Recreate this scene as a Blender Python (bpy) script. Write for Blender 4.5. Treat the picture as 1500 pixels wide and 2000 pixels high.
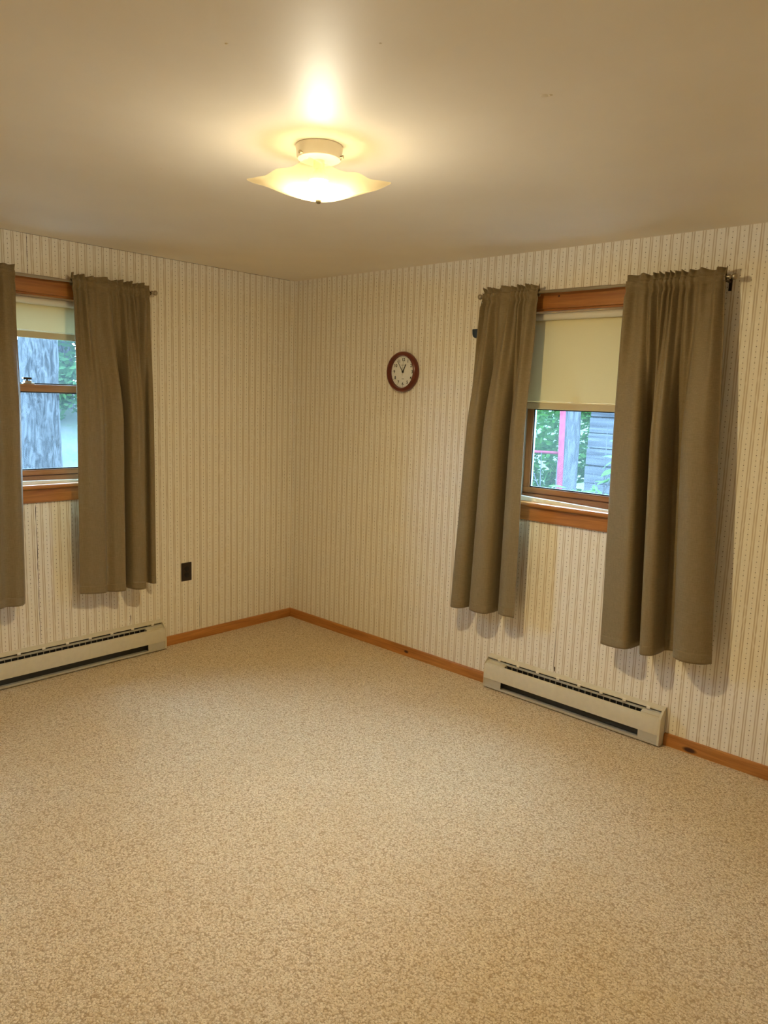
import bpy, bmesh, math, random
from mathutils import Matrix, Vector, noise
for o in list(bpy.data.objects): bpy.data.objects.remove(o, do_unlink=True)
S = bpy.context.scene
COL = S.collection
PI = math.pi
random.seed(7)

# ------------------------------------------------------------------ camera
CAM = Vector((4.1649, -3.5047, 1.6449)); YAW, PITCH, ROLL, FPX = 0.74532, 0.15245, 0.034186, 1442.54
cam = bpy.data.objects.new('camera', bpy.data.cameras.new('camera')); COL.objects.link(cam)
fw = Vector((-math.sin(YAW)*math.cos(PITCH), math.cos(YAW)*math.cos(PITCH), -math.sin(PITCH)))
r0 = Vector((math.cos(YAW), math.sin(YAW), 0)); u0 = r0.cross(fw)
rt = math.cos(ROLL)*r0 + math.sin(ROLL)*u0; up = -math.sin(ROLL)*r0 + math.cos(ROLL)*u0
cam.matrix_world = Matrix(((rt.x, up.x, -fw.x, CAM.x), (rt.y, up.y, -fw.y, CAM.y), (rt.z, up.z, -fw.z, CAM.z), (0, 0, 0, 1)))
cam.data.sensor_fit = 'HORIZONTAL'; cam.data.sensor_width = 36; cam.data.lens = FPX/1500*36
cam.data.clip_start = .02; cam.data.clip_end = 200
S.camera = cam
# ------------------------------------------------------------------ sky, exposure
SKY_COL, SKY_L = (0.38, 0.68, 1.0), 50.0
BULB_COL, BULB_L = (1.0, 0.90, 0.68), 3900.0
w = bpy.data.worlds.new('overcast_sky'); S.world = w; w.use_nodes = True
bg = w.node_tree.nodes['Background']; bg.inputs[0].default_value = (*SKY_COL, 1); bg.inputs[1].default_value = SKY_L
vs = S.view_settings
vs.view_transform = 'Standard'; vs.look = 'None'; vs.gamma = 1; vs.use_curve_mapping = False; vs.exposure = 0.0
for nm, loc, rot in (('window_portal', (2.28, .16, 1.62), (PI/2, 0, 0)), ('window_portal', (-.16, -1.80, 1.62), (PI/2, 0, PI/2))):
    l = bpy.data.lights.new(nm, 'AREA'); l.shape = 'RECTANGLE'; l.size = .74; l.size_y = 1.06
    l.cycles.is_portal = True
    o = bpy.data.objects.new(nm, l); COL.objects.link(o); o.location = loc; o.rotation_euler = rot

# ------------------------------------------------------------------ helpers
def tag(o, label=None, cat=None, group=None, kind=None):
    if label: o['label'] = label
    if cat: o['category'] = cat
    if group: o['group'] = group
    if kind: o['kind'] = kind
    return o
def empty(name, loc=(0, 0, 0), rz=0, parent=None):
    o = bpy.data.objects.new(name, None); COL.objects.link(o); o.empty_display_size = .1
    o.location = loc; o.rotation_euler = (0, 0, rz)
    if parent: o.parent = parent
    return o
class MB:
    def __init__(s): s.v = []; s.f = []
    def add(s, v, f):
        n = len(s.v); s.v += [tuple(p) for p in v]; s.f += [tuple(i+n for i in q) for q in f]; return s
    def box(s, a, b):
        (x0, y0, z0), (x1, y1, z1) = [(min(p, q)) for p, q in zip(a, b)], [(max(p, q)) for p, q in zip(a, b)]
        return s.add([(x0,y0,z0),(x1,y0,z0),(x1,y1,z0),(x0,y1,z0),(x0,y0,z1),(x1,y0,z1),(x1,y1,z1),(x0,y1,z1)],
                     [(0,3,2,1),(4,5,6,7),(0,1,5,4),(1,2,6,5),(2,3,7,6),(3,0,4,7)])
    def prism(s, prof, x0, x1):
        # profile of (y, z) extruded along x
        n = len(prof); v = [(x0, y, z) for y, z in prof] + [(x1, y, z) for y, z in prof]
        f = [(i, (i+1) % n, n+(i+1) % n, n+i) for i in range(n)] + [tuple(range(n-1, -1, -1)), tuple(range(n, 2*n))]
        return s.add(v, f)
    def lathe(s, prof, n=32, M=None, cap=True):
        # profile of (r, z) about z
        v = []; f = []; m = len(prof)
        for i in range(n):
            a = 2*PI*i/n
            for r, z in prof: v.append(Vector((r*math.cos(a), r*math.sin(a), z)))
        for i in range(n):
            j = (i+1) % n
            for k in range(m-1): f.append((i*m+k, j*m+k, j*m+k+1, i*m+k+1))
        if cap:
            if prof[0][0] > 1e-6: f.append(tuple(i*m for i in range(n-1, -1, -1)))
            if prof[-1][0] > 1e-6: f.append(tuple(i*m+m-1 for i in range(n)))
        if M: v = [M @ p for p in v]
        return s.add(v, f)
    def tube(s, pts, rad, n=10):
        pts = [Vector(p) for p in pts]; R = rad if isinstance(rad, (list, tuple)) else [rad]*len(pts)
        v = []; f = []
        for i, p in enumerate(pts):
            t = (pts[min(i+1, len(pts)-1)] - pts[max(i-1, 0)]).normalized()
            ref = Vector((0, 0, 1)) if abs(t.z) < .9 else Vector((1, 0, 0))
            a = t.cross(ref).normalized(); b = t.cross(a)
            for k in range(n):
                q = 2*PI*k/n; v.append(p + R[i]*(math.cos(q)*a + math.sin(q)*b))
        for i in range(len(pts)-1):
            for k in range(n): f.append((i*n+k, i*n+(k+1) % n, (i+1)*n+(k+1) % n, (i+1)*n+k))
        f.append(tuple(range(n-1, -1, -1))); f.append(tuple((len(pts)-1)*n+k for k in range(n)))
        return s.add(v, f)
    def grid(s, rows):
        m = len(rows[0]); v = [p for r in rows for p in r]
        f = [(i*m+k, i*m+k+1, (i+1)*m+k+1, (i+1)*m+k) for i in range(len(rows)-1) for k in range(m-1)]
        return s.add(v, f)
    def build(s, name, mat, parent=None, loc=None, rot=None, smooth=False, bevel=0, seg=2, solid=0, soff=0, fix=True):
        me = bpy.data.meshes.new(name); me.from_pydata(s.v, [], s.f)
        if fix:
            bm = bmesh.new(); bm.from_mesh(me); bmesh.ops.recalc_face_normals(bm, faces=bm.faces); bm.to_mesh(me); bm.free()
        me.materials.append(mat)
        if smooth:
            for p in me.polygons: p.use_smooth = True
        o = bpy.data.objects.new(name, me); COL.objects.link(o)
        if loc: o.location = loc
        if rot: o.rotation_euler = rot
        if parent: o.parent = parent
        if solid:
            md = o.modifiers.new('solid', 'SOLIDIFY'); md.thickness = solid; md.offset = soff
        if bevel:
            md = o.modifiers.new('bevel', 'BEVEL'); md.width = bevel; md.segments = seg; md.limit_method = 'ANGLE'
        if smooth == 'angle' or bevel:
            for p in me.polygons: p.use_smooth = True
            me.set_sharp_from_angle(angle=.7)
        return o
def dup(o, parent=None, loc=None, rot=None):
    c = o.copy(); COL.objects.link(c)
    if parent: c.parent = parent
    if loc: c.location = loc
    if rot: c.rotation_euler = rot
    return c

# ------------------------------------------------------------------ materials
class NT:
    def __init__(s, name):
        s.m = bpy.data.materials.new(name); s.m.use_nodes = True; s.t = s.m.node_tree
        s.b = s.t.nodes['Principled BSDF']; s.out = s.t.nodes['Material Output']
    def n(s, typ, **kw):
        x = s.t.nodes.new('ShaderNode'+typ)
        for k, v in kw.items(): setattr(x, k, v)
        return x
    def put(s, sock, v):
        if isinstance(v, bpy.types.NodeSocket): s.t.links.new(v, sock)
        else: sock.default_value = (*v, 1) if isinstance(v, tuple) and len(v) == 3 and sock.type == 'RGBA' else v
    def ma(s, op, a, b=0, c=0, clamp=False):
        x = s.n('Math', operation=op, use_clamp=clamp)
        for i, v in enumerate((a, b, c)): s.put(x.inputs[i], v)
        return x.outputs[0]
    def mix(s, f, a, b, mode='MIX'):
        x = s.n('Mix', data_type='RGBA', blend_type=mode)
        s.put(x.inputs[0], f); s.put(x.inputs[6], a); s.put(x.inputs[7], b); return x.outputs[2]
    def co(s): return s.n('TexCoord').outputs['Object']
    def xyz(s, v=None):
        x = s.n('SeparateXYZ'); s.put(x.inputs[0], v or s.co()); return x.outputs
    def vec(s, x, y, z):
        c = s.n('CombineXYZ')
        for i, v in enumerate((x, y, z)): s.put(c.inputs[i], v)
        return c.outputs[0]
    def scl(s, v, k):
        x = s.n('VectorMath', operation='MULTIPLY'); s.put(x.inputs[0], v); x.inputs[1].default_value = k; return x.outputs[0]
    def noise(s, v, scale, detail=3, rough=.5, dist=0):
        x = s.n('TexNoise'); s.put(x.inputs['Vector'], v); x.inputs['Scale'].default_value = scale
        x.inputs['Detail'].default_value = detail; x.inputs['Roughness'].default_value = rough; x.inputs['Distortion'].default_value = dist
        return x.outputs['Fac']
    def ramp(s, f, stops):
        x = s.n('ValToRGB'); s.put(x.inputs[0], f); e = x.color_ramp.elements
        while len(e) < len(stops): e.new(.5)
        for q, (p, c) in zip(e, stops): q.position = p; q.color = (*c, 1)
        return x.outputs[0]
    def mr(s, f, a, b, c=0., d=1.):
        x = s.n('MapRange'); s.put(x.inputs[0], f)
        for i, v in enumerate((a, b, c, d)): x.inputs[i+1].default_value = v
        return x.outputs[0]
    def bump(s, h, strength=.3, dist=.002):
        x = s.n('Bump'); s.put(x.inputs['Height'], h); x.inputs['Strength'].default_value = strength; x.inputs['Distance'].default_value = dist
        s.t.links.new(x.outputs[0], s.b.inputs['Normal']); return x.outputs[0]
    def set(s, col=None, rough=None, metal=None, spec=None):
        if col is not None: s.put(s.b.inputs['Base Color'], col)
        if rough is not None: s.put(s.b.inputs['Roughness'], rough)
        if metal is not None: s.put(s.b.inputs['Metallic'], metal)
        if spec is not None: s.put(s.b.inputs['Specular IOR Level'], spec)
        return s.m
def sr(r, g, b):
    f = lambda c: (c/255/12.92 if c/255 <= .04045 else ((c/255+.055)/1.055)**2.4)
    return (f(r), f(g), f(b))
def plain(name, col, rough=.5, metal=0, spec=.5, grain=0., scale=60):
    t = NT(name)
    if grain:
        f = t.noise(t.co(), scale, 4); c = t.mix(t.mr(f, .3, .7), tuple(x*(1-grain) for x in col), tuple(min(1, x*(1+grain)) for x in col))
        return t.set(c, rough, metal, spec)
    return t.set(col, rough, metal, spec)
def wallpaper(name, axis, s0):
    t = NT(name); co = t.co(); X = t.xyz(co); s = X[axis]; z = X[2]; P = .049
    fr = t.ma('FRACT', t.ma('ADD', t.ma('DIVIDE', t.ma('SUBTRACT', s, s0), P), 200.5))   # .5 on the dotted line
    c = t.ma('ABSOLUTE', t.ma('SUBTRACT', fr, .5))                                        # 0 dot line .. .5 between
    h = t.ma('SUBTRACT', .5, c)                                                           # distance from the twin stripe centre
    line = t.ma('SUBTRACT', 1, t.mr(t.ma('ABSOLUTE', t.ma('SUBTRACT', h, .112)), .035, .065), clamp=True)
    tan = t.ma('SUBTRACT', 1, t.mr(h, .12, .16), clamp=True)
    dz = t.ma('SUBTRACT', t.ma('FRACT', t.ma('DIVIDE', z, .0236)), .5)
    dd = t.ma('SQRT', t.ma('ADD', t.ma('POWER', t.ma('MULTIPLY', c, P), 2), t.ma('POWER', t.ma('MULTIPLY', dz, .0236), 2)))
    dot = t.ma('SUBTRACT', 1, t.mr(dd, .0016, .0027), clamp=True)
    thin = t.ma('MULTIPLY', t.ma('SUBTRACT', 1, t.mr(c, .015, .05), clamp=True), t.mr(t.noise(t.scl(co, (20, 20, 260)), 1, 1), .45, .6))
    cream, base = sr(242, 236, 223), sr(227, 216, 197)
    col = t.mix(t.ma('MULTIPLY', tan, .55), cream, base)
    col = t.mix(t.ma('MULTIPLY', line, .8), col, sr(192, 172, 142))
    col = t.mix(t.ma('MULTIPLY', thin, .35), col, sr(165, 142, 110))
    col = t.mix(t.ma('MULTIPLY', dot, .9), col, sr(92, 72, 48))
    # watered-silk figure of the paper; its silky highlights are painted in as paler colour
    mv = t.noise(t.vec(t.ma('MULTIPLY', s, 26.), t.ma('MULTIPLY', z, 3.2), axis*7.3), 1, 1, .4)
    moire = t.mr(t.ma('SINE', t.ma('MULTIPLY', mv, 60.)), .2, 1.)
    col = t.mix(t.ma('MULTIPLY', moire, .25), col, sr(255, 253, 246))
    big = t.noise(co, 1.6, 3); col = t.mix(t.mr(big, .35, .7, 0, .08), col, sr(205, 180, 145))
    t.bump(t.ma('ADD', t.ma('MULTIPLY', line, -.5), t.noise(co, 160, 2)), .08, .001)
    return t.set(col, t.mr(moire, 0, 1, .55, .36), 0, .4)
def wood(name, axis, c0, c1, rough=.38, knots=()):
    t = NT(name); co = t.co()
    k = [38, 38, 38]; k[axis] = 2.2
    f = t.noise(t.scl(co, tuple(k)), 1, 5, .6, .6)
    g = t.noise(t.scl(co, tuple(x*3.2 for x in k)), 1, 3, .5)
    col = t.mix(t.mr(f, .3, .72), c0, c1)
    col = t.mix(t.mr(g, .5, .75, 0, .35), col, tuple(x*.55 for x in c0))
    for (p, q, ra, rz) in knots:
        X = t.xyz(co); d = t.ma('SQRT', t.ma('ADD', t.ma('POWER', t.ma('DIVIDE', t.ma('SUBTRACT', X[axis], p), ra), 2), t.ma('POWER', t.ma('DIVIDE', t.ma('SUBTRACT', X[2], q), rz), 2)))
        col = t.mix(t.ma('SUBTRACT', 1, t.mr(d, .6, 1.15), clamp=True), col, sr(62, 28, 14))
    t.bump(g, .06, .001)
    return t.set(col, rough, 0, .5)
M = {}
PINE0, PINE1 = sr(152, 94, 36), sr(200, 136, 66)
M['paper_right'] = wallpaper('striped_wallpaper_right', 0, 3.102)
M['paper_left'] = wallpaper('striped_wallpaper_left', 1, -1.6405)
M['pine_x'] = wood('pine_along_x', 0, PINE0, PINE1, knots=((3.0, .018, .035, .014), (1.18, .03, .02, .01)))
M['pine_y'] = wood('pine_along_y', 1, PINE0, PINE1)
M['pine_win'] = wood('pine_window', 0, sr(142, 84, 34), sr(186, 122, 58), .35)
M['pine_v'] = wood('pine_upright', 2, sr(142, 84, 34), sr(186, 122, 58), .35)
M['sash_x'] = wood('shaded_sash_wood', 0, sr(120, 76, 38), sr(160, 108, 62), .4)  # darker than the casing pine: the shade on the sash is in the colour
M['sash_v'] = wood('shaded_sash_wood_upright', 2, sr(120, 76, 38), sr(160, 108, 62), .4)
M['knot'] = plain('knot', sr(74, 34, 14), .4)
def ceiling_mat():
    t = NT('ceiling_paint'); co = t.co()
    b = t.noise(co, 2.2, 3); c = t.mix(t.mr(b, .3, .7), sr(244, 236, 224), sr(250, 243, 232))
    t.bump(t.ma('ADD', t.noise(co, 90, 4), t.ma('MULTIPLY', t.noise(co, 9, 2), 2.)), .10, .002)
    return t.set(c, .55, 0, .35)
M['ceiling'] = ceiling_mat()
def carpet_mat():
    t = NT('beige_carpet'); co = t.co()
    wob = t.n('TexNoise'); t.put(wob.inputs['Vector'], co); wob.inputs['Scale'].default_value = 95; wob.inputs['Detail'].default_value = 2
    add = t.n('VectorMath', operation='MULTIPLY_ADD'); t.put(add.inputs[0], wob.outputs['Color']); add.inputs[1].default_value = (.010, .010, 0); t.put(add.inputs[2], co)
    v = t.n('TexVoronoi'); t.put(v.inputs['Vector'], add.outputs[0]); v.inputs['Scale'].default_value = 150; v.inputs['Randomness'].default_value = 1
    d = v.outputs['Distance']; rnd = t.xyz(v.outputs['Color'])[0]
    tuft = t.mr(d, .15, .75, 1, 0)
    fine = t.noise(co, 300, 3, .7)
    mid = t.noise(co, 46, 3, .6)
    big = t.noise(co, 2.4, 4, .55)
    col = t.mix(t.mr(rnd, .0, 1.), sr(214, 190, 152), sr(242, 225, 194))
    col = t.mix(t.mr(tuft, .0, .36, .62, 0.), col, sr(140, 108, 66))
    fleck = t.noise(co, 210, 2, .55)
    col = t.mix(t.mr(fleck, .30, .45, .78, 0.), col, sr(98, 70, 38))
    col = t.mix(t.mr(fine, .36, .56, .35, 0.), col, sr(164, 132, 90))
    col = t.mix(t.mr(mid, .28, .46, .25, 0.), col, sr(168, 138, 98))
    col = t.mix(t.mr(big, .35, .65, .0, .15), col, sr(190, 164, 124))
    hgt = t.ma('ADD', t.ma('MULTIPLY', tuft, 1.), t.ma('ADD', t.ma('MULTIPLY', fine, .8), t.ma('MULTIPLY', mid, 1.4)))
    t.bump(hgt, .55, .003)
    m = t.set(col, .95, 0, .1); t.b.inputs['Sheen Weight'].default_value = .15; t.b.inputs['Sheen Roughness'].default_value = .6
    return m
M['carpet'] = carpet_mat()
def fabric_mat():
    t = NT('olive_curtain_fabric'); co = t.co()
    a = t.noise(t.scl(co, (40, 40, 900)), 1, 2); b = t.noise(t.scl(co, (900, 900, 30)), 1, 2)
    f = t.ma('MULTIPLY', t.ma('ADD', a, b), .5)
    col = t.mix(t.mr(f, .35, .65), sr(118, 102, 72), sr(139, 122, 90))
    t.bump(f, .12, .0006)
    m = t.set(col, .62, 0, .3); t.b.inputs['Sheen Weight'].default_value = .12; t.b.inputs['Sheen Roughness'].default_value = .4
    return m
M['curtain'] = fabric_mat()
def translucent(name, col, tcol, ft, rough=.6, pin=None):
    t = NT(name); t.set(col, rough, 0, .3)
    tr = t.n('BsdfTranslucent'); t.put(tr.inputs[0], tcol)
    mx = t.n('MixShader'); mx.inputs[0].default_value = ft
    t.t.links.new(t.b.outputs[0], mx.inputs[1]); t.t.links.new(tr.outputs[0], mx.inputs[2]); res = mx.outputs[0]
    if pin is not None:     # row of needle holes along the hem seam
        X = t.xyz(); dx = t.ma('MULTIPLY', t.ma('SUBTRACT', t.ma('FRACT', t.ma('ADD', t.ma('DIVIDE', X[0], .0085), 100.)), .5), .0085); dz = t.ma('SUBTRACT', X[2], pin)
        d = t.ma('SQRT', t.ma('ADD', t.ma('POWER', dx, 2), t.ma('POWER', dz, 2)))
        hole = t.ma('LESS_THAN', d, .0014); tp = t.n('BsdfTransparent'); m2 = t.n('MixShader')
        t.put(m2.inputs[0], hole); t.t.links.new(res, m2.inputs[1]); t.t.links.new(tp.outputs[0], m2.inputs[2]); res = m2.outputs[0]
    t.t.links.new(res, t.out.inputs[0]); return t.m
def glass_mat(name, haze, ior=1.3):
    t = NT(name); fr = t.n('Fresnel'); ge = t.n('NewGeometry')
    t.put(fr.inputs[0], t.ma('ADD', ior, t.ma('MULTIPLY', ge.outputs['Backfacing'], 1/ior-ior)))
    tp = t.n('BsdfTransparent'); tp.inputs[0].default_value = (.985, .99, .99, 1); gl = t.n('BsdfGlossy'); gl.inputs['Roughness'].default_value = .02
    mx = t.n('MixShader'); t.t.links.new(fr.outputs[0], mx.inputs[0]); t.t.links.new(tp.outputs[0], mx.inputs[1]); t.t.links.new(gl.outputs[0], mx.inputs[2])
    res = mx.outputs[0]
    if haze:        # milky haze over the outdoor view, put in as a faint translucent mix
        tl = t.n('BsdfTranslucent'); tl.inputs[0].default_value = (.9, .95, 1, 1); m2 = t.n('MixShader'); m2.inputs[0].default_value = haze
        t.t.links.new(res, m2.inputs[1]); t.t.links.new(tl.outputs[0], m2.inputs[2]); res = m2.outputs[0]
    t.t.links.new(res, t.out.inputs[0]); return t.m
M['glass'] = glass_mat('window_glass', .0065); M['crystal'] = glass_mat('clock_crystal', 0, 1.12)
def shade_glass():
    t = NT('frosted_lamp_glass'); t.set(sr(250, 240, 214), .35, 0, .5)
    tr = t.n('BsdfTranslucent'); tr.inputs[0].default_value = (*sr(255, 243, 205), 1)
    tp = t.n('BsdfTransparent'); tp.inputs[0].default_value = (*sr(255, 247, 226), 1)
    a = t.n('MixShader'); a.inputs[0].default_value = .55; t.t.links.new(t.b.outputs[0], a.inputs[1]); t.t.links.new(tr.outputs[0], a.inputs[2])
    b = t.n('MixShader'); b.inputs[0].default_value = .955; t.t.links.new(a.outputs[0], b.inputs[1]); t.t.links.new(tp.outputs[0], b.inputs[2])
    t.t.links.new(b.outputs[0], t.out.inputs[0]); return t.m
M['lamp_glass'] = shade_glass()
def emit(name, col, L):
    t = NT(name); e = t.n('Emission'); e.inputs[0].default_value = (*col, 1); e.inputs[1].default_value = L
    t.t.links.new(e.outputs[0], t.out.inputs[0]); return t.m
M['bulb'] = emit('lit_bulb', BULB_COL, BULB_L)
M['white_metal'] = plain('white_enamel', sr(236, 230, 216), .35, 0, .5)
M['heater'] = plain('beige_heater_enamel', sr(210, 201, 178), .38, 0, .5, .04, 30)
M['heater_grey'] = plain('grey_heater_enamel', sr(188, 182, 166), .4, 0, .5, .04, 30)
M['fin'] = plain('dark_fins', sr(30, 28, 28), .5, .4)
M['heater_dark'] = plain('heater_inside', sr(70, 66, 58), .6)
M['nickel'] = plain('brushed_nickel', sr(168, 158, 138), .32, .9)
M['bronze'] = plain('dark_bronze', sr(60, 48, 36), .4, .7)
M['chrome'] = plain('chrome', sr(210, 210, 205), .18, 1)
M['brown_plastic'] = plain('dark_brown_plastic', sr(44, 32, 24), .4)
M['black'] = plain('black_plastic', sr(20, 18, 18), .45)
M['blue_plastic'] = plain('dark_blue_plastic', sr(38, 54, 74), .4)
M['clock_rim'] = wood('mahogany_rim', 0, sr(88, 34, 20), sr(116, 48, 28), .3)
M['clock_face'] = plain('clock_face_white', sr(250, 249, 246), .5)
M['ink'] = plain('black_ink', sr(28, 26, 28), .6)
M['grey_ink'] = plain('grey_ink', sr(150, 146, 144), .6)
M['white_paint'] = plain('white_paint', sr(232, 230, 222), .5, 0, .5, .05, 40)
M['alu'] = plain('aluminium_track', sr(176, 182, 180), .35, .6)
M['tear'] = plain('torn_paper_and_dark_line', sr(58, 42, 24), .9)
M['paint_chip'] = plain('paint_chip', sr(236, 226, 206), .6)

# ------------------------------------------------------------------ the room
H, XE, YE, TH = 2.44, 4.75, -4.30, .16
WZ0, WZ1, WH = 1.10, 2.145, .36           # window openings
def st(o): return tag(o, kind='structure')
floor = st(MB().box((-TH, YE-TH, -.14), (XE+TH, TH, 0)).build('floor', M['carpet']))
ceiling = st(MB().box((-TH, YE-TH, H), (XE+TH, TH, H+.12)).build('ceiling', M['ceiling']))
a0, a1 = 2.28-WH, 2.28+WH
wall_right = st(MB().box((0, 0, 0), (a0, TH, H)).box((a1, 0, 0), (XE+TH, TH, H)).box((a0, 0, 0), (a1, TH, WZ0)).box((a0, 0, WZ1), (a1, TH, H)).build('wall_right', M['paper_right']))
b0, b1 = -1.80-WH, -1.80+WH
wall_left = st(MB().box((-TH, b1, 0), (0, TH, H)).box((-TH, YE-TH, 0), (0, b0, H)).box((-TH, b0, 0), (0, b1, WZ0)).box((-TH, b0, WZ1), (0, b1, H)).build('wall_left', M['paper_left']))
st(MB().box((0, YE-TH, 0), (XE+TH, YE, H)).build('wall_back', M['paper_right']))
st(MB().box((XE, YE, 0), (XE+TH, 0, H)).build('wall_front', M['paper_left']))
BB = [(0, 0), (-.013, 0), (-.013, .052), (-.009, .060), (0, .062)]       # (y, z) profile against the right wall
def base_x(x0, x1, mb): mb.prism(BB, x0, x1)
m1 = MB(); base_x(.013, 1.822, m1); m1.prism(BB, 2.872, XE)
st(m1.build('baseboard_right', M['pine_x'], smooth='angle'))
m2 = MB()
for y0, y1 in ((-1.078, 0), (YE, -2.62)):
    n = len(BB); m2.add([(-d, y0, z) for d, z in BB] + [(-d, y1, z) for d, z in BB], [(i, (i+1) % n, n+(i+1) % n, n+i) for i in range(n)] + [tuple(range(n)), tuple(range(2*n-1, n-1, -1))])
st(m2.build('baseboard_left', M['pine_y'], smooth='angle'))
st(MB().box((0, YE, 0), (XE, YE+.013, .062)).build('baseboard_back', M['pine_x']))
st(MB().box((XE-.013, YE, 0), (XE, 0, .062)).build('baseboard_front', M['pine_y']))
# seams and tears of the paper, a hair proud of the wall
def tear(wall, side, a, z0, z1, wd, seed, name='paper_tear'):
    rnd = random.Random(seed); L = []; Rr = []; n = max(6, int((z1-z0)/.02)); x = a
    for i in range(n+1):
        z = z0+(z1-z0)*i/n; x = a + .004*noise.noise((z*6, seed, 0)); k = wd*(.35+.65*abs(noise.noise((z*14, seed, 3.3))*2))*(1 if 0 < i < n else .1)
        L.append((x-k/2, z)); Rr.append((x+k/2, z))
    q = [(p[0], -.0006, p[1]) if side == 'R' else (.0006, p[0], p[1]) for p in L] + [(p[0], -.0006, p[1]) if side == 'R' else (.0006, p[0], p[1]) for p in Rr]
    MB().add(q, [(i, i+1, n+2+i, n+1+i) for i in range(n)]).build(name, M['tear'], wall)
tear(wall_left, 'L', -1.838, 2.225, 2.436, .0032, 1); tear(wall_left, 'L', -1.843, .19, 1.0, .004, 2)
tear(wall_left, 'L', -.793, .066, .30, .0022, 3); tear(wall_left, 'L', -1.305, 2.25, 2.41, .0018, 4); tear(wall_left, 'L', -1.29, .19, .26, .004, 8)
tear(wall_right, 'R', 2.236, .20, .46, .003, 5); tear(wall_right, 'R', 2.243, .195, .225, .010, 6); tear(wall_left, 'L', -.10, .07, .16, .002, 7)
# thin dark ribbon of uneven width along the wall top
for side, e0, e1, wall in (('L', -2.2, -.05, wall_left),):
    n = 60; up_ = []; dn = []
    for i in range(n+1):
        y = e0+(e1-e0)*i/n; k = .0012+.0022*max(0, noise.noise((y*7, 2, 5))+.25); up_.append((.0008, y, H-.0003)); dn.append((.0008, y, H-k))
    MB().add(up_+dn, [(i, i+1, n+2+i, n+1+i) for i in range(n)]).build('wall_top_line', M['tear'], wall)
# flakes and nail pops in the ceiling paint
for x, y, s in ((3.039, -1.722, .014), (3.053, -1.716, .008), (2.62, -2.42, .006), (3.2, -2.52, .007), (2.05, -1.42, .004), (2.9, -2.2, .004), (1.62, -2.0, .005)):
    MB().lathe([(s, 0), (s*.7, -.0008), (s*.3, -.0013), (0, -.0015)], 9).build('paint_flake', M['paint_chip'], ceiling, (x, y, H+.0005), (0, 0, x*5), smooth=True)

# ------------------------------------------------------------------ windows (local: x along the wall, -y into the room)
def window(name, loc, rz, wedge):
    W = st(empty(name, loc, rz))
    def bx(nm, a, b, mat, par=W, bev=.002): return MB().box(a, b).build(nm, M[mat], par, bevel=bev)
    bx('head_casing', (-.432, -.018, 2.138), (.432, 0, 2.224), 'pine_win')
    for s in (-1, 1):
        bx('side_casing', (s*.352, -.018, 1.112), (s*.432, 0, 2.138), 'pine_v')
        bx('jamb', (s*.345, 0, 1.10), (s*.36, .15, 2.145), 'pine_v')
        bx('sash_track', (s*.336, .036, 1.118), (s*.345, .125, 2.125), 'alu', bev=.001)
    bx('head_jamb', (-.345, 0, 2.128), (.345, .15, 2.145), 'pine_win')
    MB().prism([(.11, 1.112), (-.030, 1.112), (-.037, 1.109), (-.040, 1.103), (-.040, 1.094), (-.036, 1.089), (-.028, 1.088), (.0, 1.088), (.0, 1.10), (.11, 1.10)], -.455, .455).build('stool', M['pine_win'], W, smooth='angle')
    bx('apron', (-.425, -.016, 1.010), (.425, 0, 1.088), 'pine_win')
    bx('outer_sill', (-.345, .11, 1.085), (.345, .20, 1.112), 'white_paint')
    # plain white wedge on the stool along the foot of the sash
    h0, h1 = wedge
    MB().add([(-.335, .004, 1.112), (.335, .004, 1.112), (.335, .036, 1.112), (-.335, .036, 1.112), (-.335, .004, 1.112+h0), (.335, .004, 1.112+h1), (.335, .036, 1.112+h1), (-.335, .036, 1.112+h0)],
             [(0,3,2,1),(4,5,6,7),(0,1,5,4),(1,2,6,5),(2,3,7,6),(3,0,4,7)]).build('white_wedge', M['white_paint'], W)
    def sash(nm, y0, y1, z0, z1, rb, rt):
        o = bx(nm, (-.336, y0, z0), (.336, y1, z0+rb), 'sash_x'); o.name = nm     # bottom rail carries the rest
        bx('top_rail', (-.336, y0, z1-rt), (.336, y1, z1), 'sash_x', o)
        for s in (-1, 1): bx('stile', (s*.296, y0+.0005, z0+rb), (s*.336, y1-.0005, z1-rt), 'sash_v', o)
        g = MB().box((-.302, (y0+y1)/2-.002, z0+rb-.004), (.302, (y0+y1)/2+.002, z1-rt+.004)).build('pane', M['glass'], o)
        bead = MB()
        for q0, q1 in (((-.296, y0+.006, z0+rb), (.296, y0+.014, z0+rb+.007)), ((-.296, y0+.006, z1-rt-.006), (.296, y0+.014, z1-rt)), ((-.296, y0+.006, z0+rb), (-.290, y0+.014, z1-rt)), ((.290, y0+.006, z0+rb), (.296, y0+.014, z1-rt))): bead.box(q0, q1)
        bead.build('glazing_bead', M['black'], o)
        return o
    lo = sash('lower_sash', .040, .074, 1.120, 1.657, .066, .040)
    bx('groove_shade_line', (-.336, .0375, 1.153), (.336, .041, 1.157), 'knot', lo, 0)  # raised dark strip stands in for the shadow line of a groove
    bx('rail_bead', (-.336, .034, 1.120), (.336, .041, 1.151), 'sash_x', lo, .003)
    sash('upper_sash', .080, .114, 1.617, 2.126, .040, .045)
    lk = MB().box((-.030, .045, 1.657), (.030, .070, 1.664)).box((-.022, .046, 1.664), (.016, .066, 1.676)).build('sash_lock', M['chrome'], lo, bevel=.0015)
    lk.location = (-.035, 0, 0)
    MB().box((-.030, .038, 1.682), (.014, .062, 1.694)).box((-.012, .050, 1.674), (-.002, .060, 1.684)).build('lock_lever', M['bronze'], lo, (-.035, 0, 0), bevel=.002)
    return W
W1 = window('window_1', (0, -1.80, 0), PI/2, (.022, .010))
W2 = window('window_2', (2.28, 0, 0), 0, (.026, .004))
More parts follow.
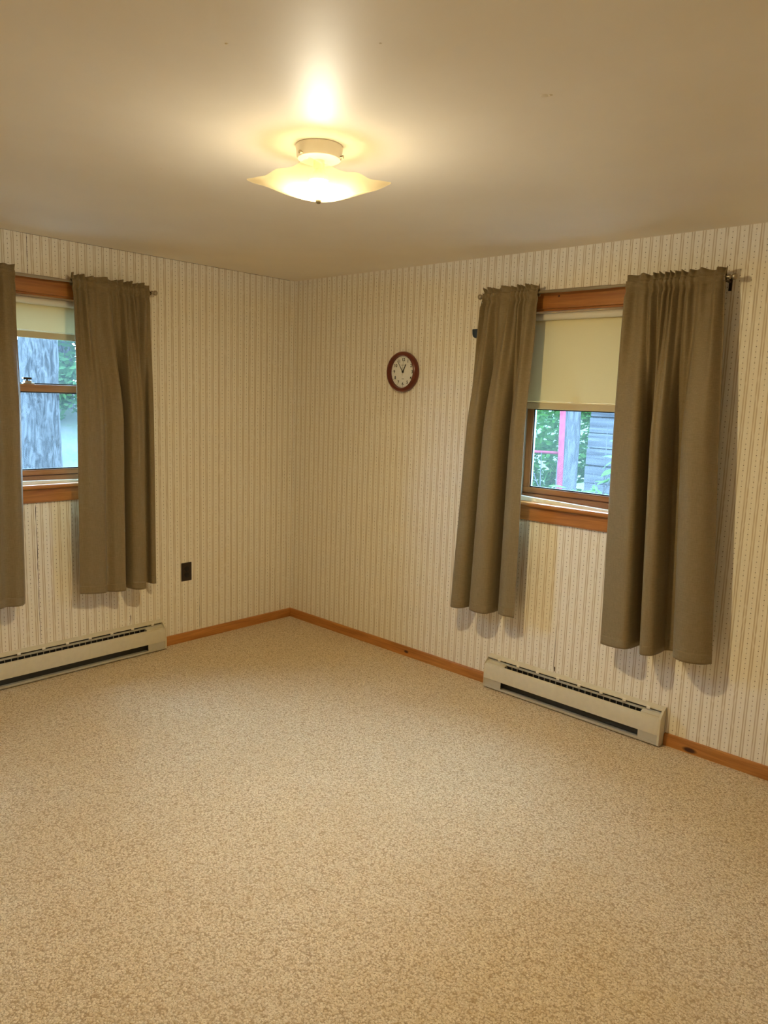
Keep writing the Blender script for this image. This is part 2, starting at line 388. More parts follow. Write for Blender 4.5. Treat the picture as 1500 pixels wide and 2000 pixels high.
MB().lathe([(0, 0), (.006, 0), (.005, .0012), (0, .0014)], 12, Matrix.Translation((-.155, -.018, 2.198)) @ Matrix.Rotation(PI/2, 4, 'X')).build('knot', M['knot'], W2)

# ------------------------------------------------------------------ roller shades
def roller_shade(loc, rz, zb, label, ft):
    R_ = empty('roller_shade', loc, rz); tag(R_, label, 'roller shade', 'cream roller shades in the windows')
    zt, rr, y = 2.100, .018, .017
    MB().lathe([(rr, -.330), (rr, .330)], 24, Matrix.Translation((0, y, zt)) @ Matrix.Rotation(PI/2, 4, 'Y')).build('roller_tube', M['shade_roll'], R_, smooth='angle')
    for s in (-1, 1): MB().box((s*.331, y-.014, zt-.016), (s*.344, y+.014, zt+.016)).build('bracket', M['white_metal'], R_, bevel=.002)
    rows = []
    for i in range(13):
        z = zt-.004 + (zb-zt+.004)*i/12
        rows.append([(-.336+.672*k/24, y+.0145+.0010*math.sin(k*.8+i*.5), z) for k in range(25)])
    MB().grid(rows).build('shade_cloth', translucent('cream_shade_cloth', sr(226, 214, 170), sr(236, 224, 168), ft, .55, zb+.040), R_, smooth=True, fix=False)
    MB().box((-.336, y+.0110, zb), (.336, y+.0165, zb+.034)).build('hem_pocket', M['shade_hem'], R_, bevel=.002)
    return R_
M['shade_roll'] = plain('rolled_shade_cloth', sr(226, 222, 210), .45)
M['shade_hem'] = translucent('shade_hem', sr(200, 184, 152), sr(210, 190, 150), .008)
roller_shade((0, -1.80, 0), PI/2, 1.905, 'cream roller shade rolled mostly up over the window with the tree trunk outside', .022)
roller_shade((2.28, 0, 0), 0, 1.616, 'cream roller shade pulled halfway down in the window beside the clock', .007)

# ------------------------------------------------------------------ curtain rods
ROD_E, ROD_Z = .075, 2.216
def curtain_rod(loc, rz, a0, a1, label, sag=0):
    R_ = empty('curtain_rod', loc, rz); tag(R_, label, 'curtain rod', 'thin metal curtain rods')
    c = (a0+a1)/2
    MB().tube([(a0+.02, -ROD_E, ROD_Z), (c+.1, -ROD_E, ROD_Z)], .0085, 16).build('rod', M['nickel'], R_, smooth='angle')
    MB().tube([(c-.1, -ROD_E, ROD_Z), (a1-.02, -ROD_E, ROD_Z)], .0070, 16).build('rod', M['nickel'], R_, smooth='angle')
    prof = [(.0095, -.022), (.0105, -.020), (.0105, -.015), (.0065, -.013), (.0065, -.010), (.0115, -.006), (.0145, .0), (.0150, .006), (.0125, .012), (.006, .015), (0, .0155)]
    for s, a in ((-1, a0), (1, a1)):
        MB().lathe(prof, 20, Matrix.Translation((a, -ROD_E, ROD_Z)) @ Matrix.Rotation(s*PI/2, 4, 'Y')).build('finial', M['nickel'], R_, smooth='angle')
    for a in (a0+.035, a1-.035):
        MB().box((a-.007, -.004, ROD_Z-.05), (a+.007, 0, ROD_Z+.012)).box((a-.0045, -ROD_E-.004, ROD_Z-.017), (a+.0045, -.003, ROD_Z-.0095)).box((a-.0045, -ROD_E-.0135, ROD_Z-.017), (a+.0045, -ROD_E-.010, ROD_Z+.002)).build('bracket', M['bronze'], R_, bevel=.001)
    return R_
curtain_rod((0, 0, 0), PI/2, -2.47, -1.139, 'nickel curtain rod over the window on the left wall, near the outlet')
curtain_rod((0, 0, 0), 0, 1.671, 3.003, 'nickel curtain rod over the window on the wall with the clock')

# ------------------------------------------------------------------ curtains
def crom(pts, u):
    # Catmull-Rom through (x, e) points, u in 0..1 by point index spacing in arc length
    d = [0]
    for a, b in zip(pts, pts[1:]): d.append(d[-1] + math.hypot((b[0]-a[0])*.45, b[1]-a[1]))
    t = u*d[-1]; i = 0
    while i < len(d)-2 and t > d[i+1]: i += 1
    k = (t-d[i])/(d[i+1]-d[i]); P = lambda j: pts[min(max(j, 0), len(pts)-1)]
    o = []
    for c in (0, 1):
        p0, p1, p2, p3 = P(i-1)[c], P(i)[c], P(i+1)[c], P(i+2)[c]
        o.append(.5*((2*p1)+(-p0+p2)*k+(2*p0-5*p1+4*p2-p3)*k*k+(-p0+3*p1-3*p2+p3)*k**3))
    return o
def sstep(a, b, x): x = min(1, max(0, (x-a)/(b-a))); return x*x*(3-2*x)
def curtain(rz, t0, t1, q0, q1, zb0, zb1, prof, label, seed, ng=11):
    base = Vector(((t0+t1)/2, 0, 0)) if rz == 0 else Vector((0, (t0+t1)/2, 0)); ac = (t0+t1)/2
    zbm = min(zb0, zb1)
    C = empty('curtain', (base.x, base.y, zbm), rz); tag(C, label, 'curtain', 'olive brown curtain panels')
    NU, NV = 260, 90; rnd = random.Random(seed); ph = rnd.random()*6; ZT = 2.258
    fold = [crom(prof, i/NU) for i in range(NU+1)]
    # a gather phase that bunches unevenly
    gp = []; acc = 0
    for i in range(NU+1):
        acc += (1+.55*math.sin(i/NU*9+ph)+.3*noise.noise((i*.05, seed, 0)))
        gp.append(acc)
    gp = [2*PI*ng*x/acc for x in gp]
    def pt(i, z, v, zone):
        u = i/NU; fx, fe = fold[i]
        g = math.sin(gp[i]); g2 = math.sin(gp[i]*2.3+1.3+seed)
        if zone == 'head':
            k = sstep(2.230, ZT, z); e = ROD_E+.004 + .004*g + k*(.014*g+.004*g2); a = t0+(t1-t0)*(u+.010*math.cos(gp[i])*k*.6)
            return a, e, z + k*(.004*math.sin(gp[i]*.5+seed)+.0022*g)
        w_ = sstep(.0, .45, v)
        gat = math.exp(-v/.30)
        small = .0125*(.75+g)*gat + .0045*g2*math.exp(-v/.06) + .012*math.sin(gp[i]*.5+.8)*math.exp(-((v-.14)/.14)**2)
        tp = (2.2285-z)/.034
        hug = .0122*max(0, math.sin(PI*min(1, max(0, tp))))**.4 if tp < 1 else .0118*sstep(1, 2.6, tp)
        small *= .35+.65*sstep(.8, 2.2, tp) if tp > .5 else .35+.5*max(0, 1-tp*6)
        e = ROD_E + max(hug, .003) + small + .004*(1+g)*(abs(tp-1) < .35) + (fe*1.85+.027)*w_
        e += .003*noise.noise((u*6, v*3, seed*1.7))*w_
        a = (t0+(t1-t0)*(u*(1-w_)+fx*w_)) * (1-v) + (q0+(q1-q0)*(u*(1-w_)+fx*w_)) * v
        return a, e, z
    rows = []; back = []
    def loc(p): return (p[0]-ac, -p[1], p[2]-zbm)
    for j in range(9):
        z = ZT - (ZT-2.231)*j/8; rows.append([loc(pt(i, z, 0, 'head')) for i in range(NU+1)])
        back.append([(x, y+.006, zz) for x, y, zz in rows[-1]])
    for j in range(NV+1):
        v = (j/NV)**1.5; r_ = []
        for i in range(NU+1):
            zb = zb0+(zb1-zb0)*fold[i][0] + .004*math.sin(i*.05+seed); z = 2.2285+(zb-2.2285)*v
            r_.append(loc(pt(i, z, v, 'body')))
        rows.append(r_)
    MB().grid(rows).build('panel', M['curtain'], C, smooth=True, solid=.0016, soff=0, fix=False)
    for j in range(5):
        z = 2.2285 - .034*j/4; bulge = .0105*math.sin(PI*(j+.35)/4.7)
        back.append([(t0+(t1-t0)*i/NU-ac, -(ROD_E-.003-bulge-.004*(.5+.5*math.sin(gp[i]))), z-zbm) for i in range(NU+1)])
    MB().grid(back).build('rod_pocket', M['curtain'], C, smooth=True, solid=.0012, soff=0, fix=False)
    hem = []
    for j in range(6):
        r_ = []
        for i in range(NU+1):
            zb = zb0+(zb1-zb0)*fold[i][0] + .004*math.sin(i*.05+seed); z = zb-.0012+.050*j/5; v = (2.2285-z)/(2.2285-zb)
            a, e, z = pt(i, z, v, 'body'); r_.append(loc((a, e+.0011 if j < 5 else e+.0003, z)))
        hem.append(r_)
    MB().grid(hem[::-1]).build('hem', M['curtain'], C, smooth=True, solid=.0008, soff=0, fix=False)
    return C
PR_L = [(0, -.012), (.035, .018), (.12, .028), (.215, .018), (.25, -.01), (.262, -.032), (.30, -.034), (.31, -.01), (.35, .022), (.47, .034), (.60, .026), (.635, .0), (.645, -.034), (.69, -.036), (.705, -.012), (.76, .008), (.87, .018), (1, .012)]
PR_R = [(0, .006), (.10, .020), (.22, .030), (.285, .024), (.31, -.004), (.318, -.036), (.375, -.038), (.382, -.006), (.41, .026), (.46, .034), (.525, .024), (.55, -.008), (.558, -.034), (.625, -.038), (.655, -.022), (.69, .010), (.80, .028), (.93, .016), (1, -.004)]
PL_R = [(0, .004), (.12, .016), (.28, .014), (.34, .004), (.41, .022), (.51, .032), (.545, .004), (.552, -.034), (.60, -.036), (.61, -.006), (.64, .020), (.71, .032), (.79, .028), (.825, .0), (.835, -.032), (.93, -.032), (.95, -.008), (1, -.004)]
PL_L = [(0, .0), (.10, .022), (.2, .02), (.25, -.02), (.26, -.036), (.31, -.034), (.33, .0), (.38, .024), (.48, .03), (.55, .01), (.56, -.034), (.62, -.034), (.64, -.006), (.71, .026), (.80, .012), (.90, .022), (.96, .018), (1, .004)]
curtain(0, 1.697, 2.041, 1.606, 2.050, .462, .484, PR_L, 'narrow olive brown curtain panel hanging beside the clock, left of the half-drawn shade', 3, 9)
curtain(0, 2.522, 2.972, 2.556, 3.090, .470, .505, PR_R, 'wide olive brown curtain panel farthest from the clock, above the right heater end', 5, 11)
curtain(PI/2, -1.641, -1.176, -1.662, -1.172, .478, .458, PL_R, 'olive brown curtain panel next to the wall outlet', 8, 11)
curtain(PI/2, -2.41, -1.936, -2.46, -1.966, .478, .486, PL_L, 'olive brown curtain panel cut off by the left picture edge', 11, 11)
# blue pull on a cord
bp = empty('cord_pull', (1.60, -.02, 2.00)); tag(bp, 'small dark blue plastic pull hanging on a black cord from the rod end', 'cord pull')
MB().add([(-.012, -.008, .05), (.045, -.008, .05), (.045, -.008, .0), (.010, -.008, .0), (-.004, -.008, .008), (-.010, -.008, .022), (-.012, .012, .05), (.045, .012, .05), (.045, .012, .0), (.010, .012, .0), (-.004, .012, .008), (-.010, .012, .022)],
    [(0,1,2,3,4,5), (11,10,9,8,7,6)] + [(i, (i+1) % 6, 6+(i+1) % 6, 6+i) for i in range(6)]).build('body', M['blue_plastic'], bp, bevel=.003)
MB().tube([(.030, -.0, .048), (.040, -.012, .08), (.060, -.040, .15), (.085, -.055, .214)], .0016, 6).build('cord', M['black'], bp)

# ------------------------------------------------------------------ baseboard heaters (local x along wall, -y into room)
def heater(loc, rz, L, slot0, slot1, label, nfin):
    Hh = empty('baseboard_heater', loc, rz); tag(Hh, label, 'heater', 'electric baseboard heaters')
    D = .066
    # back plate with rolled hood
    MB().prism([(0, .006), (0, .190), (-.004, .192), (-.030, .180), (-.031, .175), (-.005, .186), (-.005, .006)], 0, L).build('back_plate', M['heater'], Hh, smooth='angle')
    # front panel with inward lip
    MB().prism([(-D, .060), (-D, .138), (-D+.003, .143), (-.047, .146), (-.047, .1445), (-D+.004, .1415), (-D+.002, .138), (-D+.002, .060)], .004, L-.004).build('front_panel', M['heater'], Hh, smooth='angle')
    # end caps
    for x0, x1 in ((0, .004), (L-.012, L)):
        MB().prism([(0, .004), (0, .191), (-.028, .181), (-D-.001, .146), (-D-.001, .010), (-D+.006, .004)], x0, x1).build('end_cap', M['heater'], Hh, bevel=.0015)
    # junction box covers at both ends, under the panel and beside the slot
    for x0, x1, nm in ((.004, slot0-.0, 'end_cover'), (slot1, L-.012, 'end_cover')):
        MB().prism([(-.048, .1445), (-.048, .151), (-.020, .158), (-.006, .158), (-.006, .152)], x0, x1).build(nm, M['heater'], Hh)
        MB().box((x0, -D+.003, .008), (x1-.01 if x0 < .1 else x1, -D+.0055, .064)).build('foot_plate', M['heater_grey'], Hh)
    # bottom tray and dark inside
    MB().prism([(-.005, .008), (-D+.001, .008), (-D+.001, .020), (-D+.003, .020), (-D+.004, .011), (-.005, .011)], .004, L-.012).build('bottom_tray', M['heater_grey'], Hh)
    MB().box((.01, -.020, .012), (L-.014, -.006, .125)).build('inner_shield', M['heater_dark'], Hh)
    # element with fins
    MB().tube([(slot0, -.036, .105), (slot1, -.036, .105)], .008, 10).build('heating_rod', M['fin'], Hh)
    fin = MB().box((-.0006, -.052, .076), (.0006, -.021, .134)).build('fin_pack', M['fin'], Hh)
    fp = MB(); n = int((slot1-slot0)/.007)
    for i in range(n+1):
        x = slot0+.002+(slot1-slot0-.004)*i/n; fp.add([(x, -.054, .076), (x, -.021, .076), (x, -.022, .126), (x, -.052, .126)], [(0, 1, 2, 3)])
    bpy.data.objects.remove(fin, do_unlink=True)
    fo = fp.build('fin_pack', M['fin'], Hh, fix=False); fo['kind'] = 'stuff'
    # grille: upright dividers before a black sheet that paints the shade in the slot, beige rail above
    MB().box((slot0-.02, -.0190, .090), (slot1+.02, -.0175, .176)).build('slot_shade_sheet', M['black'], Hh)  # also blackens the slit under the hood
    bar = None
    for i in range(nfin+1):
        x = slot0+(slot1-slot0)*i/nfin
        if bar is None: bar = MB().box((-.0009, -.0265, .110), (.0009, -.0185, .156)).build('grille_bar', M['heater_grey'], Hh, (x, 0, 0))
        else: dup(bar, Hh, (x, 0, 0))
    MB().box((.004, -.024, .153), (L-.012, -.0195, .1640)).build('grille_rail', M['heater_grey'], Hh)
    # clips between the hood and the grille
    clip = None; k = max(3, round(L/.133))
    for i in range(k):
        x = .08+(L-.16)*i/(k-1)
        if clip is None: clip = MB().box((-.009, -.034, .168), (.009, -.029, .181)).build('hood_clip', M['white_metal'], Hh, (x, 0, 0), bevel=.001)
        else: dup(clip, Hh, (x, 0, 0))
    return Hh
heater((1.824, 0, 0), 0, 1.046, .128, .936, 'beige baseboard heater under the half-drawn shade, on the clock wall', 23)
heater((0, -2.60, 0), PI/2, 1.520, .13, 1.392, 'beige baseboard heater running out of the left picture edge', 36)

# ------------------------------------------------------------------ wall outlet
ol = empty('wall_outlet', (0, -.893, .474), PI/2); tag(ol, 'dark brown electric outlet on the left wall beside the curtain', 'outlet')
MB().box((-.0385, -.006, -.0615), (.0385, 0, .0615)).build('cover_plate', M['brown_plastic'], ol, bevel=.003)
for s in (-1, 1):
    rc = MB().lathe([(.0, 0), (.0175, 0), (.0175, .0025), (.0, .003)], 24, Matrix.Translation((0, -.006, s*.0205)) @ Matrix.Rotation(PI/2, 4, 'X')).build('receptacle', M['black'], ol, smooth='angle')
    for dx, h in ((-.0065, .009), (.0065, .007)): MB().box((dx-.0012, -.0094, s*.0205+.0005), (dx+.0012, -.0088, s*.0205+.0005+h)).build('slot', M['fin'], rc)
MB().lathe([(.0, 0), (.003, 0), (.002, .0015), (0, .002)], 12, Matrix.Translation((0, -.006, 0)) @ Matrix.Rotation(PI/2, 4, 'X')).build('screw', M['bronze'], ol)

# ------------------------------------------------------------------ wall clock
ck = empty('wall_clock', (1.066, 0, 1.812)); tag(ck, 'round wall clock with mahogany rim and white numbered face', 'clock')
RX = Matrix.Rotation(PI/2, 4, 'X')
MB().lathe([(.112, 0), (.121, .004), (.124, .014), (.123, .030), (.118, .040), (.110, .044), (.102, .042), (.0985, .034), (.097, .020), (.097, .010)], 64, RX, cap=False).build('rim', M['clock_rim'], ck, smooth='angle')
MB().lathe([(0, .016), (.0985, .016), (.0985, .010), (0, .010)], 64, RX).build('face', M['clock_face'], ck, smooth='angle')
def text(s, size, loc, mat, name, par, rz=0):
    cu = bpy.data.curves.new(name, 'FONT'); cu.body = s; cu.size = size; cu.align_x = 'CENTER'; cu.align_y = 'CENTER'; cu.resolution_u = 3; cu.extrude = .0002; cu.offset = .0006
    tmp = bpy.data.objects.new(name, cu); COL.objects.link(tmp); bpy.context.view_layer.update()
    me = bpy.data.meshes.new_from_object(tmp.evaluated_get(bpy.context.evaluated_depsgraph_get())); bpy.data.objects.remove(tmp, do_unlink=True)
    me.materials.clear(); me.materials.append(mat)
    o = bpy.data.objects.new(name, me); COL.objects.link(o); o.parent = par; o.location = loc; o.rotation_euler = (PI/2, 0, 0); return o
for k in range(1, 13):
    a = k*PI/6; text(str(k), .027, (.074*math.sin(a), -.0165, .074*math.cos(a)), M['ink'], 'numeral', ck)
t5 = MB().box((-.0011, -.0002, -.0035), (.0011, .0002, .0035)).build('tick', M['ink'], ck)
t1 = MB().box((-.0004, -.0002, -.002), (.0004, .0002, .002)).build('tick', M['ink'], ck)
for k in range(60):
    a = k*PI/30; o = t5 if k == 0 else t1 if k == 1 else dup(t5 if k % 5 == 0 else t1, ck)
    o.location = (.0915*math.sin(a), -.0163, .0915*math.cos(a)); o.rotation_euler = (0, a, 0)
def hand(name, deg, tip, tail, w0, w1, y, mat):
    MB().add([(-w0, 0, -tail), (w0, 0, -tail), (w1, 0, tip), (-w1, 0, tip), (-w0, -.001, -tail), (w0, -.001, -tail), (w1, -.001, tip), (-w1, -.001, tip)],
        [(0,3,2,1),(4,5,6,7),(0,1,5,4),(1,2,6,5),(2,3,7,6),(3,0,4,7)]).build(name, mat, ck, (0, y, 0), (0, math.radians(deg), 0))
hand('hour_hand', 27, .052, .006, .0034, .0026, -.019, M['ink']); hand('minute_hand', 324+2, .078, .008, .0026, .0014, -.021, M['ink']); hand('second_hand', 4, .082, .022, .0005, .0004, -.023, M['grey_ink'])
MB().lathe([(.0055, .0163), (.0055, .024), (.004, .0255), (0, .0255)], 16, RX).build('hub', M['ink'], ck)
MB().box((-.017, -.0164, .040), (.017, -.0160, .0425)).build('maker_mark', M['grey_ink'], ck); MB().box((-.009, -.0164, -.045), (.009, -.0160, -.041)).build('dial_mark', M['grey_ink'], ck)
MB().lathe([(0, .0335), (.0985, .0335), (.0985, .0350), (0, .0350)], 48, RX).build('crystal', M['crystal'], ck, smooth='angle')

# ------------------------------------------------------------------ ceiling light
cl = empty('ceiling_light', (2.268, -1.815, H)); tag(cl, 'lit ceiling light with draped square frosted glass shade', 'ceiling light')
MB().lathe([(0, 0), (.074, 0), (.0765, -.003), (.0755, -.010), (.072, -.034), (.069, -.041), (.062, -.044), (0, -.044)], 48).build('canopy', M['white_metal'], cl, smooth='angle')
MB().lathe([(.018, -.044), (.018, -.066), (.015, -.070), (0, -.070)], 20).build('socket', M['white_metal'], cl, smooth='angle')
MB().lathe([(.0, -.066), (.013, -.066), (.016, -.072), (.024, -.084), (.0300, -.094), (.0308, -.106), (0, -.106)], 28).build('bulb_base', M['white_metal'], cl, smooth='angle')  # opaque base shaped to keep bulb light off the ceiling
MB().lathe([(.0300, -.106), (.0265, -.1095), (.0205, -.1135), (.0120, -.1165), (.0050, -.1178), (0, -.118)], 28, cap=False).build('bulb_dome', M['bulb'], cl, smooth=True)  # dome flattened to shrink the halo of light on the ceiling
MB().tube([(.0, 0, -.132), (0, 0, -.170)], .0025, 8).build('threaded_rod', M['nickel'], cl)
MB().lathe([(0, -.160), (.009, -.160), (.010, -.164), (.009, -.172), (.005, -.176), (0, -.177)], 16).build('finial', M['nickel'], cl, smooth='angle')
for an in (.5, 2.6, 4.7): MB().lathe([(0, 0), (.0035, 0), (.0035, .008), (.0055, .009), (.0055, .013), (0, .0135)], 10, Matrix.Translation((.069*math.cos(an), .069*math.sin(an), -.036)) @ Matrix.Rotation(an, 4, 'Z') @ Matrix.Rotation(PI/2, 4, 'Y')).build('thumb_screw', M['nickel'], cl)
rows = []; N = 56; hs = .166
for j in range(N+1):
    v = -1+2*j/N; r_ = []
    for i in range(N+1):
        u = -1+2*i/N; d = 1-(1-u*u)*(1-v*v); d = .72*d+.28*(u*u+v*v)/2
        rim = max(abs(u), abs(v))**5
        z = -.161 + .0545*d**.92 + rim*(.0045*math.sin(u*7.5+1.0)*(abs(v) > abs(u)) + .0045*math.sin(v*8.5+.4)*(abs(u) >= abs(v)))*(1-abs(u*v))
        k = 1-.03*rim*math.sin((u-v)*5); r_.append((u*hs*k, v*hs*k, z))
    rows.append(r_)
MB().grid(rows).build('glass_shade', M['lamp_glass'], cl, smooth=True, solid=.004, soff=0, rot=(0, 0, math.radians(-4)), fix=False)

# ------------------------------------------------------------------ outdoors
def ground_mat():
    t = NT('pale_gravel_and_grass'); co = t.co(); f = t.noise(co, 1.2, 5); g = t.noise(co, 18, 4)
    c = t.mix(t.mr(f, .4, .62), sr(44, 46, 43), sr(36, 44, 30)); c = t.mix(t.mr(g, .3, .7, 0, .4), c, sr(63, 63, 59)); return t.set(c, .95, 0, .03)
def bark_mat(name, c0, c1):
    t = NT(name); co = t.co(); f = t.noise(t.scl(co, (22, 22, 5)), 1, 6, .65, 1.2); g = t.noise(co, 55, 3)
    c = t.mix(t.mr(f, .38, .6), c0, c1); c = t.mix(t.mr(g, .45, .7, 0, .4), c, c0); t.bump(f, .8, .02); return t.set(c, .95, 0, .03)
def leaf_mat(name, c0, c1):
    t = NT(name); oi = t.n('ObjectInfo'); f = t.noise(t.co(), 3, 2); t.set(t.mix(t.mr(f, .3, .7), c0, c1), .8, 0, .06)
    tr = t.n('BsdfTranslucent'); tr.inputs[0].default_value = (*c1, 1); mx = t.n('MixShader'); mx.inputs[0].default_value = .4
    t.t.links.new(t.b.outputs[0], mx.inputs[1]); t.t.links.new(tr.outputs[0], mx.inputs[2]); t.t.links.new(mx.outputs[0], t.out.inputs[0]); return t.m
M['ground'] = ground_mat(); M['bark'] = bark_mat('grey_bark', sr(20, 20, 21), sr(58, 57, 58)); M['bark2'] = bark_mat('smooth_grey_bark', sr(43, 43, 44), sr(66, 66, 69))
M['leaf'] = leaf_mat('green_leaf', sr(28, 49, 21), sr(51, 81, 33)); M['leaf_far'] = leaf_mat('dark_green_leaf', sr(21, 38, 21), sr(41, 63, 33)); M['leaf_lime'] = leaf_mat('lime_leaf', sr(59, 79, 24), sr(87, 101, 38))
M['leaf_fresh'] = leaf_mat('fresh_green_leaf', sr(48, 79, 36), sr(76, 114, 58))
M['red_paint'] = plain('faded_red_paint', sr(84, 36, 46), .9, 0, .03, .15, 20)
def board_mat():
    t = NT('weathered_board'); co = t.co(); f = t.noise(t.scl(co, (1.2, 20, 26)), 1, 5, .6, .5); c = t.mix(t.mr(f, .35, .65), sr(41, 41, 44), sr(66, 66, 69)); t.bump(f, .4, .01); return t.set(c, .95, 0, .03)
M['board'] = board_mat()
GZ = -.5
rows = []
for j in range(41):
    r_ = []
    for i in range(41):
        x = -40+60*i/40; y = -30+60*j/40
        z = GZ + 1.75*sstep(-5, -17, x) + .06*noise.noise((x*.4, y*.4, 1)) + .3*sstep(6, 14, y)
        if -1.5 < x < 6.3 and -6 < y < 1.5: z = GZ
        r_.append((x, y, z))
    rows.append(r_)
st(MB().grid(rows).build('ground', M['ground'], smooth=True))
def trunk_mesh(mb, pts, rads, n=28, rough=.03, seg=60):
    # resample the spine, displace for bark ridges
    rows = []
    for j in range(seg+1):
        t = j/seg*(len(pts)-1); i = min(int(t), len(pts)-2); k = t-i
        c = Vector(pts[i]).lerp(Vector(pts[i+1]), k); r = rads[i]*(1-k)+rads[i+1]*k
        rows.append([(c.x+(r*(1+rough*6*noise.noise((4*math.cos(2*PI*q/n), 4*math.sin(2*PI*q/n), c.z*1.6))*.5+rough*noise.noise((c.z*9, q*1.7, 2))))*math.cos(2*PI*q/n),
                      c.y+(r*(1+rough*6*noise.noise((4*math.cos(2*PI*q/n), 4*math.sin(2*PI*q/n), c.z*1.6))*.5+rough*noise.noise((c.z*9, q*1.7, 2))))*math.sin(2*PI*q/n), c.z) for q in list(range(n))+[0]])
    return mb.grid(rows)
def crown(mb, c, r, n, size, seed):
    rnd = random.Random(seed)
    for _ in range(n):
        while True:
            p = Vector((rnd.uniform(-1, 1), rnd.uniform(-1, 1), rnd.uniform(-1, 1)))
            if .25 < p.length < 1: break
        b = 1+.35*noise.noise(p*2.2+Vector((seed, 0, 0))); p = Vector((c[0]+p.x*r[0]*b, c[1]+p.y*r[1]*b, c[2]+p.z*r[2]*b))
        a = Vector((rnd.gauss(0, 1), rnd.gauss(0, 1), rnd.gauss(0, .5))).normalized(); n2 = a.cross(Vector((rnd.gauss(0, 1), rnd.gauss(0, 1), rnd.gauss(0, 1)))).normalized(); s = size*rnd.uniform(.6, 1.3)
        mb.add([p-a*s, p+n2*s*.45, p+a*s, p-n2*s*.45], [(0, 1, 2, 3)])
    return mb
def tree(name, loc, th, tr, cr, n, size, seed, label, mat='leaf_far', ch=None, bark='bark', rough=.03):
    T = empty(name, loc); tag(T, label, 'tree' if 'bush' not in name else 'bush')
    trunk_mesh(MB(), [(0, 0, -.1), (.02, .01, th*.35), (-.03, .02, th*.7), (.02, 0, th)], [tr*1.25, tr, tr*.9, tr*.6], 24 if tr < .14 else 40, rough, 40 if tr < .14 else 90).build('trunk', M[bark], T, smooth=True)
    if n: o = crown(MB(), (0, 0, ch if ch is not None else th), cr, n, size, seed).build('foliage', M[mat], T, fix=False); o['kind'] = 'stuff'
    return T
tree('tree', (-3.0, -.585, GZ), 7.5, .165, (2.0, 2.0, 1.6), 1800, .12, 1, 'thick rough-barked tree trunk close outside the left window', ch=7.2, rough=.04)
tree('tree', (-15.0, 5.0, .7), 5.5, .16, (3.2, 3.0, 3.2), 5000, .17, 2, 'leafy tree behind the thick trunk, seen through the left window', ch=4.3)
tree('tree', (-19.0, 8.8, 1.1), 6.5, .18, (3.6, 3.6, 3.4), 4500, .2, 4, 'tall leafy tree farther up the bank beyond the left window', ch=4.6)
tree('bush', (-13.5, 3.6, .75), 1.0, .05, (1.6, 1.6, .8), 2200, .10, 12, 'low bush on the bank beside the red rail', ch=1.0)
rl = empty('red_rail', (-10.2, 2.85, 1.0)); tag(rl, 'short red rail lying on the bank outside the left window', 'rail')
MB().tube([(0, -.35, .55), (0, .35, .55)], .025, 10).build('bar', M['red_paint'], rl)
for y in (-.3, .3): MB().tube([(0, y, -.9), (0, y, .55)], .018, 8).build('post', M['bark2'], rl)
# shed of weathered boards outside the right window
sh = empty('shed', (.55, 5.6, GZ)); tag(sh, 'weathered grey board shed outside the window beside the clock', 'shed')
zz = 0; rb = random.Random(5)
while zz < 2.9:
    hh = rb.uniform(.19, .25); o = MB().box((-1.12+rb.uniform(-.01, .01), -.03+rb.uniform(-.006, .006), zz+.006), (1.6, .0, zz+hh-.006)).build('board', M['board'], sh, bevel=.006); o.rotation_euler = (0, rb.uniform(-.006, .006), 0); zz += hh
MB().box((-1.1, .0, 0), (1.6, 1.6, 2.85)).build('inner_wall', M['bark'], sh)
MB().prism([(-.25, 2.85), (1.9, 3.25), (1.9, 3.31), (-.25, 2.91)], -1.3, 1.8).build('roof', M['board'], sh)
gt = empty('red_gate', (-.07, 4.0, GZ)); tag(gt, 'faded red gate frame with a post and a rail outside the right window', 'gate')
MB().tube([(.03, 0, 0), (.015, 0, 1.2), (-.015, 0, 2.4)], .033, 14).build('post', M['red_paint'], gt, smooth=True)
MB().tube([(0, 0, 1.60), (-1.15, .02, 1.575)], .017, 10).build('rail', M['red_paint'], gt, smooth=True)
MB().tube([(0, 0, .5), (-1.15, .02, .48)], .017, 10).build('rail', M['red_paint'], gt, smooth=True)
MB().tube([(-1.15, .02, 0), (-1.15, .02, 2.3)], .03, 12).build('post', M['red_paint'], gt, smooth=True)
tree('tree', (-.36, 4.75, GZ), 5.0, .08, (1.4, 1.4, 1.2), 1500, .09, 6, 'slim grey tree trunk standing before the board shed', ch=5.0, bark='bark2', rough=.02)
tree('tree', (-1.25, 6.2, GZ), 5.5, .10, (1.6, 1.6, 1.4), 1500, .10, 7, 'grey tree trunk behind the red gate rail', ch=5.6, bark='bark2', rough=.02)
tree('bush', (-2.9, 8.0, GZ), 1.4, .06, (1.6, 1.2, 1.2), 4200, .085, 8, 'dense green bush behind the red gate', 'leaf', ch=1.6)
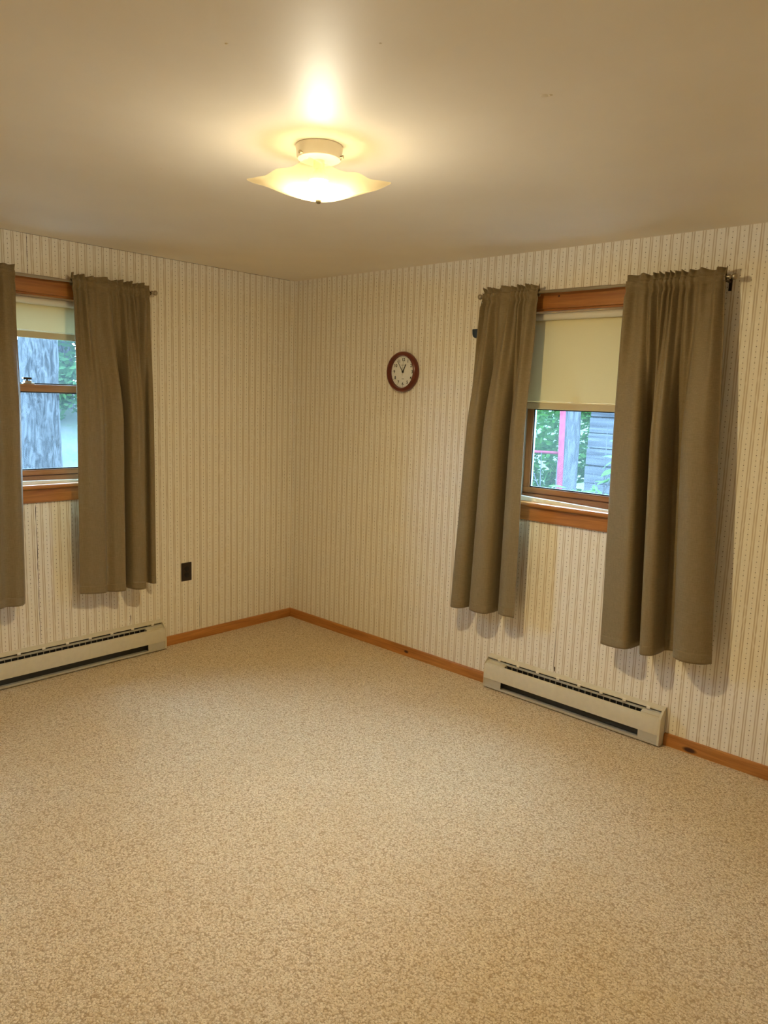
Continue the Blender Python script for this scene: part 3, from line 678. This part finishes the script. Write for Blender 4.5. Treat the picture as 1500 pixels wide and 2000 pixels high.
tree('bush', (-.75, 9.0, GZ), 1.4, .06, (1.2, .8, 1.2), 2600, .08, 9, 'green bush tucked behind the shed corner', 'leaf', ch=1.7)
# broad-leaved saplings with single leaves
def leaf_mesh(mat):
    v = [(0, 0, 0), (.25, .16, .02), (.55, .2, .03), (.82, .1, .0), (1, 0, -.05), (.82, -.1, .0), (.55, -.2, .03), (.25, -.16, .02), (.25, 0, -.02), (.55, 0, -.02), (.82, 0, -.03)]
    f = [(0, 8, 1), (1, 8, 9, 2), (2, 9, 10, 3), (3, 10, 4), (0, 7, 8), (7, 6, 9, 8), (6, 5, 10, 9), (5, 4, 10)]
    me = bpy.data.meshes.new('leaf'); me.from_pydata(v, [], f); me.materials.append(mat); return me
def sapling(loc, h, spread, n, size, mat, seed, label):
    T = empty('sapling', loc); tag(T, label, 'sapling'); rnd = random.Random(seed); me = leaf_mesh(M[mat])
    tips = []
    for b in range(6):
        a = b*1.05+rnd.random(); z0 = h*rnd.uniform(.45, .8); e = Vector((spread*math.cos(a)*rnd.uniform(.5, 1), spread*math.sin(a)*rnd.uniform(.5, 1), min(h, z0+h*.25)))
        MB().tube([(0, 0, z0), tuple(Vector((0, 0, z0)).lerp(e, .5)+Vector((0, 0, .04))), tuple(e)], [.006, .005, .002], 6).build('branch', M['bark2'], T); tips.append((Vector((0, 0, z0)), e))
    MB().tube([(0, 0, -.1), (.01, .02, h*.5), (0, 0, h)], [.014, .010, .003], 8).build('stem', M['bark2'], T)
    for k in range(n):
        s0, e = tips[k % 6]; p = s0.lerp(e, rnd.uniform(.35, 1.05)); o = bpy.data.objects.new('leaf', me); COL.objects.link(o); o.parent = T
        o.location = p; s = size*rnd.uniform(.7, 1.25); o.scale = (s, s, s); o.rotation_euler = (rnd.uniform(-.5, .5), rnd.uniform(-.1, .7), rnd.uniform(0, 6.28))
sapling((1.16, 2.6, GZ), 1.98, .40, 66, .14, 'leaf_fresh', 21, 'broad-leaved green sapling nearest the glass, before the board shed')
sapling((.22, 3.1, GZ), 1.66, .22, 30, .10, 'leaf_lime', 22, 'lime green sapling in front of the red gate')
